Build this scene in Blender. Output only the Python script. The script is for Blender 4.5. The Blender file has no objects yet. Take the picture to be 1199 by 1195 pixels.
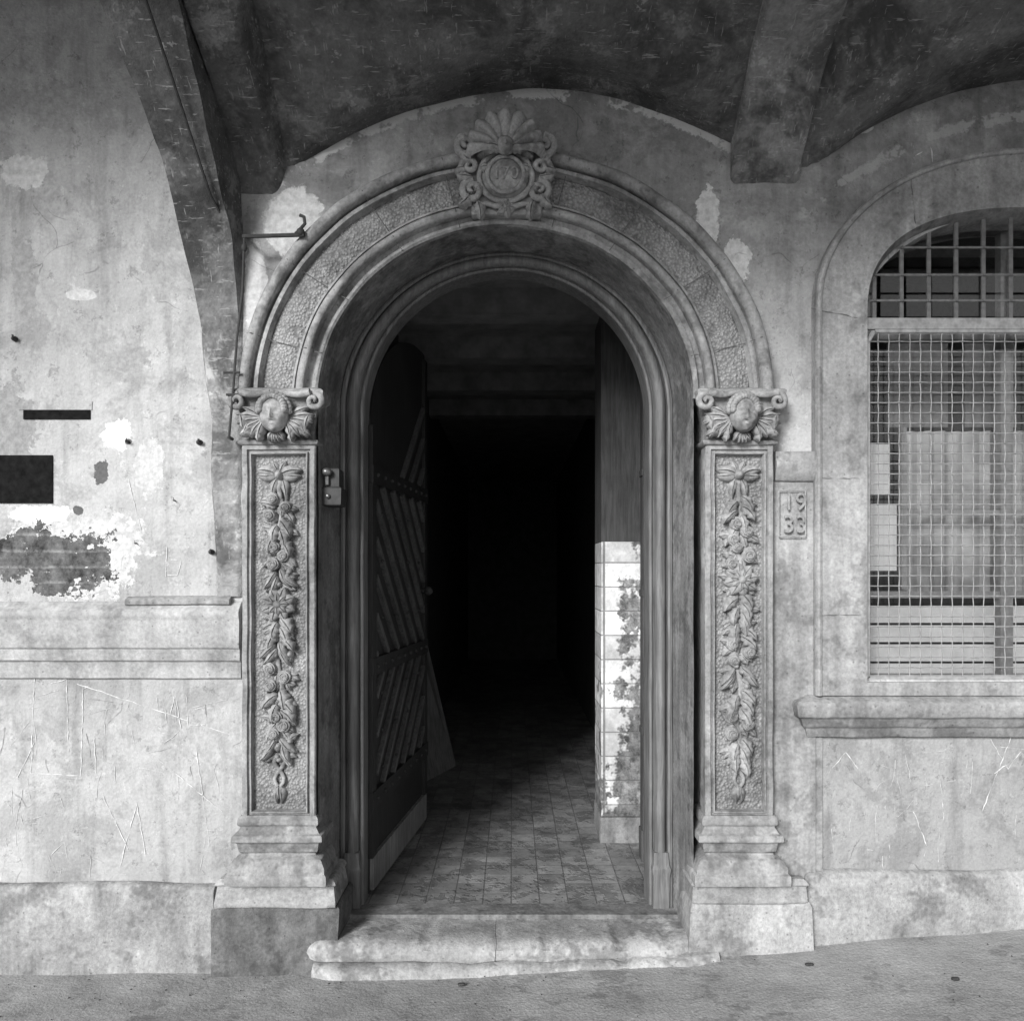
import bpy, math, random, bmesh
from mathutils import Vector, noise
from mathutils.geometry import tessellate_polygon
R=random.Random(7)
D,F,ZC,HY=4.0,1000.0,1.84,670.0
def W(px,py,y=0.0):
    d=D+y
    return ((px-600)*d/F, y, ZC+(HY-py)*d/F)
def WX(px,y=0.0): return W(px,0,y)[0]
def WZ(py,y=0.0): return W(0,py,y)[2]
scene=bpy.context.scene
col=scene.collection
# ---------------------------------------------------------------- materials
class M:
    def __init__(s,name,rough=0.9,spec=0.2):
        s.m=bpy.data.materials.new(name); s.m.use_nodes=True
        s.n=s.m.node_tree.nodes; s.l=s.m.node_tree.links
        s.p=s.n['Principled BSDF']; s.p.inputs['Roughness'].default_value=rough
        s.p.inputs['Specular IOR Level'].default_value=spec
        tc=s.n.new('ShaderNodeTexCoord'); s.vec=tc.outputs['Object']
        sx=s.n.new('ShaderNodeSeparateXYZ'); s.l.new(s.vec,sx.inputs[0])
        s.x,s.y,s.z=sx.outputs[0],sx.outputs[1],sx.outputs[2]; s.cache={}
    def put(s,sock,v):
        if isinstance(v,(int,float)): sock.default_value=v
        else: s.l.new(v,sock)
    def math(s,op,a,b=0.0):
        n=s.n.new('ShaderNodeMath'); n.operation=op
        s.put(n.inputs[0],a); s.put(n.inputs[1],b)
        return n.outputs[0]
    def scaled(s,sx,sy,sz,rot=None):
        n=s.n.new('ShaderNodeMapping'); s.l.new(s.vec,n.inputs[0])
        n.inputs['Scale'].default_value=(sx,sy,sz)
        if rot: n.inputs['Rotation'].default_value=rot
        return n.outputs[0]
    def noise(s,scale,detail=4,rough=0.6,vec=None,dist=0.0):
        detail=min(detail,5 if scale<4 else 4 if scale<20 else 2)
        key=(scale,detail,rough,dist)
        if vec is None and key in s.cache: return s.cache[key]
        n=s.n.new('ShaderNodeTexNoise'); s.l.new(vec if vec is not None else s.vec,n.inputs['Vector'])
        n.inputs['Scale'].default_value=scale; n.inputs['Detail'].default_value=detail
        n.inputs['Roughness'].default_value=rough; n.inputs['Distortion'].default_value=dist
        if vec is None: s.cache[key]=n.outputs[0]
        return n.outputs[0]
    def vor(s,scale,feature='F1',vec=None):
        n=s.n.new('ShaderNodeTexVoronoi'); s.l.new(vec if vec is not None else s.vec,n.inputs['Vector'])
        n.feature=feature; n.inputs['Scale'].default_value=scale
        return n.outputs['Distance']
    def warped(s,amt,scale):
        nn=s.n.new('ShaderNodeTexNoise'); s.l.new(s.vec,nn.inputs['Vector']); nn.inputs['Scale'].default_value=scale; nn.inputs['Detail'].default_value=3
        sc=s.n.new('ShaderNodeVectorMath'); sc.operation='SCALE'; s.l.new(nn.outputs[1],sc.inputs[0]); sc.inputs['Scale'].default_value=amt
        ad=s.n.new('ShaderNodeVectorMath'); ad.operation='ADD'; s.l.new(s.vec,ad.inputs[0]); s.l.new(sc.outputs[0],ad.inputs[1])
        return ad.outputs[0]
    def rng(s,v,a,b,c=0.0,d=1.0):
        n=s.n.new('ShaderNodeMapRange'); n.clamp=True
        s.put(n.inputs[0],v)
        for i,k in enumerate((a,b,c,d)): n.inputs[i+1].default_value=k
        return n.outputs[0]
    def mix(s,a,b,f):
        n=s.n.new('ShaderNodeMix'); n.data_type='FLOAT'
        s.put(n.inputs[0],f); s.put(n.inputs[2],a); s.put(n.inputs[3],b)
        return n.outputs[0]
    def mul(s,a,b): return s.math('MULTIPLY',a,b)
    def add(s,a,b): return s.math('ADD',a,b)
    def bdist(s,cx,cz,rx,rz,na=0.6):
        a=s.math('DIVIDE',s.math('SUBTRACT',s.x,cx),rx); b=s.math('DIVIDE',s.math('SUBTRACT',s.z,cz),rz)
        d=s.math('SQRT',s.add(s.mul(a,a),s.mul(b,b)))
        nn=s.add(s.mul(s.noise(5,4,.7),.6),s.mul(s.noise(17,4,0.75),.5))
        return s.add(d,s.mul(s.math('SUBTRACT',nn,0.55),na*4))
    def blob(s,cx,cz,rx,rz,na=0.6,soft=0.08):
        return s.rng(s.bdist(cx,cz,rx,rz,na),1.0+soft,1.0-soft)
    def out(s,val,height=None,bstr=0.5,bdist=0.01):
        s.put(s.p.inputs['Base Color'],val)
        if height is not None:
            b=s.n.new('ShaderNodeBump'); b.inputs['Strength'].default_value=bstr; b.inputs['Distance'].default_value=bdist
            s.l.new(height,b.inputs['Height']); s.l.new(b.outputs[0],s.p.inputs['Normal'])
        return s.m
def mottled(m,base,v1=0.25,s1=1.3,v2=0.2,s2=7,v3=0.15,s3=60):
    a=m.rng(m.noise(s1,4,0.6),0.32,0.68,1-v1,1+v1)
    b=m.rng(m.noise(s2,4,0.75),0.34,0.66,1-v2,1+v2)
    c=m.rng(m.noise(s3,2,0.7),0.3,0.7,1-v3,1+v3)
    return m.mul(m.mul(m.mul(a,b),c),base)
def pits(m,val,dark=0.45,s=22,thr=0.13):
    v=m.vor(s); k=m.rng(v,thr,thr*0.5)
    return m.mix(val,m.mul(val,dark),m.mul(k,.7)),k
def stone(name,base,v1=.22,v2=.2,bstr=.5,pebble=0,streak=0.0,rough=.9,v3=.18,grime=0.0):
    m=M(name,rough)
    val=mottled(m,base,v1,1.3,v2,7,v3,60)
    if streak:
        st=m.noise(3,3,.6,m.scaled(5,5,.5)); val=m.mul(val,m.rng(st,.3,.7,1-streak,1+streak))
    if grime:
        g=m.rng(m.noise(3.3,4,.8),.52,.60); val=m.mix(val,m.mul(val,1-grime),g)
    h=m.add(m.mul(m.noise(18,4,.75),.8),m.mul(m.noise(120,2,.7),.3))
    if pebble:
        v=m.vor(pebble); h=m.add(m.mul(h,.6),m.mul(m.rng(v,0,.75,1,0),1.0))
        val=m.mul(val,m.rng(v,.1,.8,1.15,.62))
    else:
        val,k=pits(m,val)
    return m.out(val,h,bstr,.012)
MS=stone('portal_stone',.275,v1=.25,v2=.2,streak=.22,grime=.35)
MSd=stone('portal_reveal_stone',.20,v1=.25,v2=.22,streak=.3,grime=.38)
MSp=stone('hammered_stone',.30,bstr=.75,pebble=75,grime=.3)
MSo=stone('carved_stone',.30,v1=.2,v2=.25,bstr=.3,v3=.22,grime=.42)
MSl=stone('light_stone',.40,v1=.14,v2=.14,streak=.18,bstr=.3,grime=.25)
MSw=stone('window_stone',.29,v1=.2,v2=.17,streak=.24,bstr=.4,grime=.3)
MSc=stone('plinth_stone',.29,v1=.25,v2=.25,streak=.15,bstr=.9,grime=.35)
MSb=stone('rough_base_stone',.14,v1=.35,v2=.35,streak=.2,bstr=1.0,grime=.3)
MSt=stone('step_stone',.36,v1=.3,v2=.25,bstr=.7,grime=.42)
def mk_plaster():
    m=M('wall_plaster',.92)
    val=mottled(m,.43,.17,1.1,.12,5,.10,70)
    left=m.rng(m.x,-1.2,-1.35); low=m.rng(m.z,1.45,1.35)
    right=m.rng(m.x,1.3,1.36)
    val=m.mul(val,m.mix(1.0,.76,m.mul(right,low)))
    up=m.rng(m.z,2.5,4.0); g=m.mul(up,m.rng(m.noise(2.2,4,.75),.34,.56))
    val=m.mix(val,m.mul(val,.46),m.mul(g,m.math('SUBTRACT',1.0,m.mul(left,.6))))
    st=m.rng(m.noise(2.6,5,.8,None,.3),.50,.58); val=m.mix(val,m.mul(val,.74),m.mul(st,.8))
    sp=m.rng(m.noise(11,4,.85),.59,.63); val=m.mix(val,m.mul(val,.60),m.mul(sp,.7))
    sp=m.rng(m.noise(13,4,.85),.60,.64); val=m.mix(val,m.mul(val,1.28),m.mul(sp,.7))
    ve=m.rng(m.noise(3.0,4,.65,m.scaled(3,1,.35)),.51,.73); val=m.mix(val,m.mul(val,.66),ve)
    dp=m.mul(m.rng(m.z,.85,.42),m.rng(m.noise(5,4,.7),.38,.55)); val=m.mix(val,m.mul(val,.70),m.mul(dp,.8))
    dp=m.mul(m.mul(m.rng(m.z,1.1,1.3),low),m.rng(m.noise(5,4,.7),.38,.6)); val=m.mix(val,m.mul(val,.75),m.mul(dp,.8))
    dx=m.math('SUBTRACT',m.x,.1); fz=m.math('SUBTRACT',4.1,m.mul(m.mul(dx,dx),.3))
    d=m.math('SUBTRACT',fz,m.z)
    inm=m.mul(m.rng(m.x,-1.15,-1.1),m.rng(m.x,1.05,1.0))
    nz=m.mul(m.math('SUBTRACT',m.noise(17,4,.75),.5),.10)
    ed=m.mul(m.rng(m.add(d,nz),.045,.035),m.rng(m.noise(5,4,.7),.46,.5)); val=m.mix(val,.6,m.mul(m.mul(ed,inm),.7))
    dx=m.math('SUBTRACT',m.x,2.5); fz=m.math('SUBTRACT',4.15,m.mul(m.mul(dx,dx),.35)); d=m.math('SUBTRACT',fz,m.z)
    d=m.math('ABSOLUTE',m.math('SUBTRACT',m.add(d,nz),.17))
    ed=m.mul(m.rng(d,.03,.02),m.rng(m.noise(5,4,.7),.47,.5)); val=m.mix(val,.5,m.mul(m.mul(ed,right),.5))
    P=[(830,255,13,38,.66,.6),(862,305,16,26,.58,.7),(345,262,36,40,.58,.35),(300,340,14,60,.54,.4),(1008,150,14,6,.55,.3),
       (85,648,88,46,.54,.7),(137,508,20,20,.76,.7),(50,602,44,10,.70,.7),(150,517,5,4,.12,.5),(118,552,8,14,.12,1.0),
       (92,598,7,6,.12,.8),(175,545,18,34,.53,.8),(95,345,18,7,.54,.4),(30,200,26,20,.48,.8),(190,120,8,40,.30,.8),(120,640,26,30,.56,.9),(15,500,26,50,.28,.9),(60,120,40,26,.30,.9),(30,330,16,50,.30,.9),(160,420,30,14,.32,.9)]
    tex=m.rng(m.noise(30,3,.7),.3,.7,.78,1.22)
    for (px,py,rx,rz,v,na) in P:
        x,_,z=W(px,py); k=m.blob(x,z,rx/250,rz/250,na,.04)
        val=m.mix(val,m.mul(tex,v),k)
    x,_,z=W(62,655); dd=m.bdist(x,z,74/250,33/250,1.0)
    core=m.rng(dd,1.03,.97)
    fz=m.math('FRACT',m.math('DIVIDE',m.add(m.z,m.mul(m.noise(5,4,.7),.03)),.075)); crs=m.rng(fz,.10,.2)
    bk=m.mul(m.mul(m.rng(m.noise(9,4,.8),.36,.64,.3,1.8),.10),m.mix(1.6,1.0,crs)); val=m.mix(val,bk,core)
    v=m.vor(1.9,'DISTANCE_TO_EDGE',m.warped(.35,2.5)); ck=m.mul(m.rng(v,.005,.002),m.rng(m.noise(2.2,4,.75),.52,.57))
    val=m.mix(val,m.mul(val,.5),m.mul(ck,.7))
    val,k=pits(m,val,.5,14,.06)
    h=m.add(m.mul(m.noise(9,4,.7),1.3),m.mul(m.noise(70,2,.7),.25)); h=m.math('SUBTRACT',h,m.mul(core,1.5))
    return m.out(val,h,.75,.012)
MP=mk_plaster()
def flaky(m,base,light,lk=1.0):
    val=mottled(m,base,.35,1.6,.28,6,.15,50)
    sc=m.noise(3,5,.85); val=m.mix(val,m.mul(base,2.3) if not isinstance(base,float) else base*2.3,m.mul(m.rng(sc,.57,.60),.4*lk))
    sc=m.noise(7,4,.85); val=m.mix(val,light,m.mul(m.rng(sc,.64,.66),.5*lk))
    sc=m.noise(2.5,5,.75,None,.4); val=m.mix(val,.035,m.mul(m.rng(sc,.48,.60),.7))
    sc=m.noise(9,3,.7,m.scaled(1.0,7,7,(.3,.2,.7))); val=m.mix(val,light,m.mul(m.rng(sc,.63,.67),.5*lk))
    sc=m.noise(9,3,.7,m.scaled(7,1.2,1.2,(.1,.4,-.4))); val=m.mix(val,light,m.mul(m.rng(sc,.64,.68),.45*lk))
    return val
def mk_vault():
    m=M('vault_paint',.85)
    val=flaky(m,.125,.40,.9)
    return m.out(val,m.add(m.noise(12,4,.7),m.noise(3,5,.85)),.7,.015)
MV=mk_vault()
def mk_rib(name,b1,b2):
    m=M(name,.88)
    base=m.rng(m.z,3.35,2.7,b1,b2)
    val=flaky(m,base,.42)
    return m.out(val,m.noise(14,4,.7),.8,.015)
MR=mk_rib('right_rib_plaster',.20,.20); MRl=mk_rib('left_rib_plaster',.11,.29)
def mk_ground():
    m=M('pavement_asphalt',.93)
    val=mottled(m,.28,.15,1.0,.14,4,.25,110)
    st=m.noise(2,4,.7,m.scaled(.7,2.2,1)); val=m.mul(val,m.rng(st,.3,.7,.8,1.18))
    near=m.mul(m.rng(m.y,-.5,-.1),m.rng(m.noise(5,4,.7),.35,.6)); val=m.mix(val,.42,m.mul(near,.45))
    dk=m.rng(m.noise(3.1,4,.8),.56,.62); val=m.mix(val,m.mul(val,.72),dk)
    h=m.add(m.noise(60,2,.7),m.mul(m.noise(6,4,.6),1.5))
    return m.out(val,h,.5,.01)
MG=mk_ground()
def wood(name,base,rough=.55):
    m=M(name,rough,.35)
    g=m.noise(6,4,.7,m.scaled(9,9,.6),dist=.5)
    val=m.mul(m.rng(g,.3,.7,.55,1.45),base); val=m.mul(val,m.rng(m.noise(3,4,.6),.3,.7,.75,1.3))
    return m.out(val,g,.35,.006)
MWf=wood('weathered_frame_wood',.14)
MWd=wood('dark_door_wood',.026)
MWe=wood('batten_wood',.10)
MWk=wood('door_kick_board',.22)
MWl=wood('pale_board',.20)
MWp=wood('peeling_paint_wood',.055,.8)
def simple(name,v,rough=.6,metal=0,var=.25,sc=30):
    m=M(name,rough,.4); m.p.inputs['Metallic'].default_value=metal
    n=m.noise(sc,3,.7); return m.out(m.mul(m.rng(n,.3,.7,1-var,1+var),v),n,.3,.004)
MI=simple('rusty_iron',.04,.7); MIg=simple('grille_iron',.14,.7); MIm=simple('galvanised_wire',.28,.6,0)
MB=simple('black_plate',.010,.9,0,.5); MJ=simple('mortar_joint',.10,.95); MJl=simple('scratch_chalk',.62,.95,0,.3,60); MJ2=simple('scratch_faint',.53,.95,0,.3,60); MJd=simple('scratch_dark',.25,.95,0,.3,60)
MB.node_tree.nodes['Principled BSDF'].inputs['Specular IOR Level'].default_value=.1
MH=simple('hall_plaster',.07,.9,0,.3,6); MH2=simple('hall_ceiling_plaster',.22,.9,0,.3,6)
MDk=simple('dark_room_plaster',.06,.9); MRb=simple('reflection_bands_paint',.60,.7,0,.15,5); MRs=simple('grey_reflection_paint',.34,.9,0,.55,3); MSs=simple('sash_paint',.24,.8,0,.2)  # bright paint and mottled grey: window reflections put into colour
def tile_mat(name,base,grout,sx,sz,mode,dirt=.5):
    m=M(name,.45,.4)
    u,v=(m.x,m.y) if mode=='floor' else (m.x,m.z)
    if mode=='side': u,v=m.add(m.x,m.y),m.z
    uu=m.math('DIVIDE',m.add(u,50.03),sx); vv=m.math('DIVIDE',m.add(v,50.0),sz)
    fu=m.math('FRACT',uu); fv=m.math('FRACT',vv)
    def edge(f,w): return m.math('MAXIMUM',m.rng(f,w,w*.5),m.rng(f,1-w,1-w*.5))
    e=m.math('MAXIMUM',edge(fu,.03),edge(fv,.03))
    val=mottled(m,base,.25,2,.25,9,.1,60)
    cu=m.math('FLOOR',uu); cv=m.math('FLOOR',vv)
    hsh=m.math('FRACT',m.mul(m.math('SINE',m.add(m.mul(cu,12.98),m.mul(cv,78.2))),437.5))
    val=m.mul(val,m.rng(hsh,0,1,.72,1.2))
    nn=m.noise(4 if mode=='side' else 7,4,.8)
    if mode=='side': nn=m.add(m.add(nn,m.rng(m.z,1.5,.5,-.10,.10)),m.rng(m.x,.62,.68,-.04,.12))
    d=m.rng(nn,.50,.56); val=m.mix(val,m.mul(val,m.rng(m.noise(19,4,.8),.35,.65,.08,.42) if mode=='side' else .40),m.mul(d,dirt))
    val=m.mix(val,grout,m.mul(e,.8))
    return m.out(val,m.math('SUBTRACT',m.mul(m.noise(19),.3),m.add(e,d)),.5,.006)
MF=tile_mat('hall_floor_tiles_glaze',.24,.12,.145,.145,'floor',.6)
MT=tile_mat('white_glazed_tiles',.66,.12,.30,.15,'side',1.0)
def mk_glass():
    m=bpy.data.materials.new('window_glass'); m.use_nodes=True; n=m.node_tree.nodes; l=m.node_tree.links
    n.clear(); o=n.new('ShaderNodeOutputMaterial'); mx=n.new('ShaderNodeMixShader'); t=n.new('ShaderNodeBsdfTransparent'); g=n.new('ShaderNodeBsdfGlossy')
    t.inputs[0].default_value=(.95,.95,.95,1); g.inputs['Roughness'].default_value=.04
    fr=n.new('ShaderNodeFresnel'); fr.inputs[0].default_value=1.6
    l.new(fr.outputs[0],mx.inputs[0]); l.new(t.outputs[0],mx.inputs[1]); l.new(g.outputs[0],mx.inputs[2]); l.new(mx.outputs[0],o.inputs[0]); return m
MGl=mk_glass()
# ---------------------------------------------------------------- mesh helpers
def empty(name):
    e=bpy.data.objects.new(name,None); col.objects.link(e); e.empty_display_size=.2; return e
class B:
    def __init__(s): s.v=[]; s.f=[]
    def add(s,v,f):
        o=len(s.v); s.v+= [tuple(p) for p in v]; s.f+=[tuple(i+o for i in q) for q in f]
    def obj(s,name,mat,parent=None,smooth=True,jit=0,js=6,bevel=0,ang=38):
        me=bpy.data.meshes.new(name+'_mesh')
        v=s.v
        if jit:
            v=[tuple(Vector(p)+noise.noise_vector(Vector(p)*js)*jit) for p in v]
        me.from_pydata(v,[],s.f); me.validate(); me.update()
        bm=bmesh.new(); bm.from_mesh(me); bmesh.ops.recalc_face_normals(bm,faces=bm.faces[:])
        if smooth:
            ca=math.cos(math.radians(ang))
            for f in bm.faces: f.smooth=True
            for e in bm.edges:
                if len(e.link_faces)==2 and e.link_faces[0].normal.dot(e.link_faces[1].normal)<ca: e.smooth=False
        bm.to_mesh(me); bm.free()
        me.materials.append(mat)
        o=bpy.data.objects.new(name,me); col.objects.link(o)
        if parent: o.parent=parent
        if bevel:
            md=o.modifiers.new('b','BEVEL'); md.width=bevel; md.segments=2; md.limit_method='ANGLE'; md.angle_limit=math.radians(40)
        return o
def grid(b,P,closed_u=False,closed_v=False):
    n=len(P); k=len(P[0]); fs=[]
    for i in range(n if closed_u else n-1):
        for j in range(k if closed_v else k-1):
            a=i*k+j; c=((i+1)%n)*k+j; d=((i+1)%n)*k+(j+1)%k; e=i*k+(j+1)%k
            fs.append((a,c,d,e))
    b.add([p for r in P for p in r],fs)
def box(b,x0,x1,y0,y1,z0,z1):
    v=[(x,y,z) for x in (x0,x1) for y in (y0,y1) for z in (z0,z1)]
    b.add(v,[(0,1,3,2),(4,6,7,5),(0,4,5,1),(2,3,7,6),(0,2,6,4),(1,5,7,3)])
def prism(b,pts,off):
    n=len(pts); o=Vector(off); v=[Vector(p) for p in pts]+[Vector(p)+o for p in pts]
    b.add(v,[tuple(range(n)),tuple(range(2*n-1,n-1,-1))]+[(i,(i+1)%n,n+(i+1)%n,n+i) for i in range(n)])
def tube(b,pts,r,n=8,r2=None,flat=1.0):
    pts=[Vector(p) for p in pts]; P=[]; m=len(pts)
    for i,p in enumerate(pts):
        t=(pts[min(i+1,m-1)]-pts[max(i-1,0)]).normalized()
        a=Vector((0,1,0)) if abs(t.y)<.9 else Vector((1,0,0))
        u=t.cross(a).normalized(); w=t.cross(u).normalized()
        rr=r if r2 is None else r+(r2-r)*i/(m-1)
        P.append([p+u*math.cos(2*math.pi*k/n)*rr+w*math.sin(2*math.pi*k/n)*rr*flat for k in range(n)])
    base=len(b.v); grid(b,P,False,True)
    b.f.append(tuple(base+k for k in range(n))); b.f.append(tuple(base+(m-1)*n+k for k in range(n)))
def dome(b,cx,cy,cz,rx,ry,rz,n=14,m=7,full=False):
    P=[]
    for i in range(m+1):
        a=math.pi*(i/m if full else i/m*.5); a=max(a,.02)
        if full: a=min(a,math.pi-.02)
        P.append([(cx+rx*math.sin(a)*math.cos(2*math.pi*k/n),cy-ry*math.cos(a),cz+rz*math.sin(a)*math.sin(2*math.pi*k/n)) for k in range(n)])
    grid(b,P,False,True)
def leaf(b,cx,cz,y0,ang,L,Wd,H,bend=0.0,lobes=3,lift=0.0,n=12):
    P=[]
    for i in range(n+1):
        t=i/n; w=Wd*(math.sin(math.pi*min(1,t**.75))**.8+.04) if 0<t<1 else Wd*.04
        w*=(1+.22*math.sin(t*math.pi*2*lobes))
        a=ang+bend*t
        px=cx+L*t*math.cos(ang+bend*t*.5); pz=cz+L*t*math.sin(ang+bend*t*.5)
        nx,nz=-math.sin(a),math.cos(a); row=[]
        for s in (-1,-.85,-.45,-.12,0,.12,.45,.85,1):
            h=H*math.sqrt(max(0,1-s*s))*(math.sin(math.pi*(.1+.85*t))**.5)
            if abs(s)<.05: h*=.62
            h+=lift*t*t*(1 if abs(s)<1 else .0)
            row.append((px+nx*s*w,y0+(.004 if abs(s)==1 else 0)-h,pz+nz*s*w))
        P.append(row)
    grid(b,P)
def rosette(b,cx,cz,y0,r,n=6,h=.018,rot=0,layers=2):
    for L in range(layers):
        rr=r*(1-.35*L)
        for k in range(n):
            a=rot+2*math.pi*(k+.5*L)/n
            leaf(b,cx+.15*rr*math.cos(a),cz+.15*rr*math.sin(a),y0-h*.5*L,a,rr*.85,rr*.36,h,lobes=0,n=7)
    dome(b,cx,y0-h*.4*layers,cz,r*.26,h*.9,r*.26,10,5)
def rose(b,cx,cz,y0,r,h=.03):
    dome(b,cx,y0,cz,r,h*.8,r)
    for L in range(3):
        rr=r*(1-.28*L)
        for k in range(5):
            a=k*1.2566+L*.6; a2=a+1.5
            pts=[(cx+rr*.8*math.cos(a+(a2-a)*t/5),y0-h*(.45+.28*L)-.003*math.sin(t/5*math.pi),cz+rr*.8*math.sin(a+(a2-a)*t/5)) for t in range(6)]
            tube(b,pts,rr*.16,6,rr*.07)
def spiral(b,cx,cz,y0,r,turns,a0,sgn,rt,rt2,n=26,lift=.0):
    pts=[]
    for i in range(n+1):
        t=i/n; a=a0+sgn*turns*2*math.pi*t; rr=r*(1-t)**.8+r*.12
        pts.append((cx+rr*math.cos(a),y0-lift*t,cz+rr*math.sin(a)))
    tube(b,pts,rt,8,rt2)
def stack(b,x0,x1,yf,prof,yb=.02,el=True,er=True):
    P=[]
    n=min(60,max(2,int((x1-x0)/.06)))
    for z,e in prof:
        a=x0-(e if el else 0); c=x1+(e if er else 0); y=yf-e
        row=[(a,yb,z),(a,(yb+y)/2,z),(a,y,z)]+[(a+(c-a)*k/n,y,z) for k in range(1,n)]+[(c,y,z),(c,(yb+y)/2,z),(c,yb,z)]
        P.append(row)
    grid(b,P)
    k=len(P[0]); base=len(b.v)-k*len(P)
    b.f.append(tuple(base+i for i in range(k))); b.f.append(tuple(base+(len(P)-1)*k+i for i in range(k)))
def rnd(prof):
    out=[]
    for i,(z,e) in enumerate(prof):
        if 0<i<len(prof)-1:
            for j in (i-1,i+1):
                q=prof[j]; d=math.hypot(q[0]-z,q[1]-e); k=min(.004,d*.4)/max(d,1e-6)
                out.append((z+(q[0]-z)*k,e+(q[1]-e)*k))
        else: out.append((z,e))
    return out
def slab(name,outline,holes,y0,y1,mat,parent=None,bevel=0):
    loops=[outline]+holes
    tri=tessellate_polygon([[Vector((x,z,0)) for x,z in lp] for lp in loops])
    flat=[p for lp in loops for p in lp]; n=len(flat)
    b=B(); b.v=[(x,y0,z) for x,z in flat]+[(x,y1,z) for x,z in flat]
    for t in tri: b.f.append(tuple(t)); b.f.append(tuple(n+i for i in reversed(t)))
    o=0
    for lp in loops:
        m=len(lp)
        for i in range(m): b.f.append((o+i,o+(i+1)%m,n+o+(i+1)%m,n+o+i))
        o+=m
    return b.obj(name,mat,parent,smooth=False,bevel=bevel)
def archpts(cx,zc,a,k,z0,n=48,p=2.0):
    pts=[(cx+a,z0)]
    for i in range(n+1):
        t=math.pi*i/n; c,s=math.cos(t),abs(math.sin(t))
        pts.append((cx+a*math.copysign(abs(c)**(2/p),c),zc+a*k*s**(2/p)))
    pts.append((cx-a,z0)); return pts
def ribbon3(b,pts,w,off):
    dens=[]
    for (a,c) in zip(pts[:-1],pts[1:]):
        n=max(2,int(math.hypot(c[0]-a[0],c[1]-a[1])/6))
        for i in range(n): dens.append((a[0]+(c[0]-a[0])*i/n+R.uniform(-.6,.6),a[1]+(c[1]-a[1])*i/n+R.uniform(-.6,.6)))
    dens.append(pts[-1])
    P=[Vector((WX(p[0],off),0,WZ(p[1],off))) for p in dens]; rows=[]
    for i,p in enumerate(P):
        t=(P[min(i+1,len(P)-1)]-P[max(i-1,0)]).normalized(); nrm=Vector((-t.z,0,t.x))
        ww=w*max(0.02,R.random()*1.3-.15)*.5
        rows.append([(p.x+nrm.x*ww,off,p.z+nrm.z*ww),(p.x-nrm.x*ww,off,p.z-nrm.z*ww)])
    grid(b,rows)
# ---------------------------------------------------------------- constants
CX=-.03; ZA=2.64
WCX,WA,WS=2.40,.76,3.04
ZF=.165
# ---------------------------------------------------------------- wall
def notch(x0,x1,z0,z1,cx,a,pts):
    inner=pts[1:-1]
    return [(x0,z0),(cx-a,z0)]+list(reversed(inner))+[(cx+a,z0),(x1,z0),(x1,z1),(x0,z1)]
walls=empty('plastered_arcade_wall')
win_hole=archpts(WCX,WS,WA,.64,WZ(800))
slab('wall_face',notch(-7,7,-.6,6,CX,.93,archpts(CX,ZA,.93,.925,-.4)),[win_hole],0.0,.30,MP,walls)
b=B(); stack(b,-7,WX(281,-.03),0,rnd([(1.345,.0),(1.345,.016),(1.425,.018),(1.43,.036),(1.485,.036),(1.49,.050),(1.62,.050),(1.635,.058),(1.66,.060),(1.70,.012),(1.705,0)]),el=False,er=False)
b.obj('string_course',MSl,walls,jit=.003,js=5)
b=B(); stack(b,WX(150),WX(272),0,rnd([(1.69,.0),(1.69,.04),(1.715,.042),(1.73,.005)]),el=False,er=False); b.obj('sill_ledge',MSw,walls,jit=.004)
b=B(); stack(b,-7,WX(250,-.04),0,rnd([(-.6,.05),(.1,.05),(.25,.047),(.37,.044),(.386,.028),(.392,0)]),el=False,er=False)
b.obj('left_plinth',MSc,walls,jit=.014,js=5)
b=B(); stack(b,WX(948),7,0,rnd([(-.6,.05),(.2,.045),(.33,.04),(.435,.034),(.448,.02),(.454,0)]),el=True,er=False)
b.obj('right_plinth',MSc,walls,jit=.014,js=5)
b=B(); stack(b,WX(907),WX(948),0,rnd([(.3,.022),(1.2,.022),(2.26,.022)])); stack(b,WX(905),WX(953),0,rnd([(2.26,.02),(2.265,.035),(2.30,.05),(2.335,.06),(2.35,.062),(2.36,.045),(2.40,.045),(2.405,.0)]),el=False,er=False)
b.obj('stone_strip',MSw,walls,jit=.003)
b=B(); x0,z0=WX(911,-.03),WZ(628,-.03); x1,z1=WX(942,-.03),WZ(574,-.03)
for p,q in (((x0,z0),(x1,z0)),((x1,z0),(x1,z1)),((x1,z1),(x0,z1)),((x0,z1),(x0,z0))): tube(b,[(p[0],-.044,p[1]),(q[0],-.044,q[1])],.003,6)
b.obj('year_frame',MSw,walls)
def text(s,x,z,y,size,mat,parent,name,ext=.004):
    cu=bpy.data.curves.new(name,'FONT'); cu.body=s; cu.size=size; cu.extrude=ext; cu.align_x='CENTER'; cu.align_y='CENTER'
    o=bpy.data.objects.new(name,cu); o.location=(x,y,z); o.rotation_euler=(math.radians(90),0,0); cu.materials.append(mat); col.objects.link(o); o.parent=parent
text('19',WX(927),WZ(589),-.045,.115,MSw,walls,'year_digits',.003); text('33',WX(927),WZ(615),-.045,.115,MSw,walls,'year_digits_low',.003)
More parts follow.
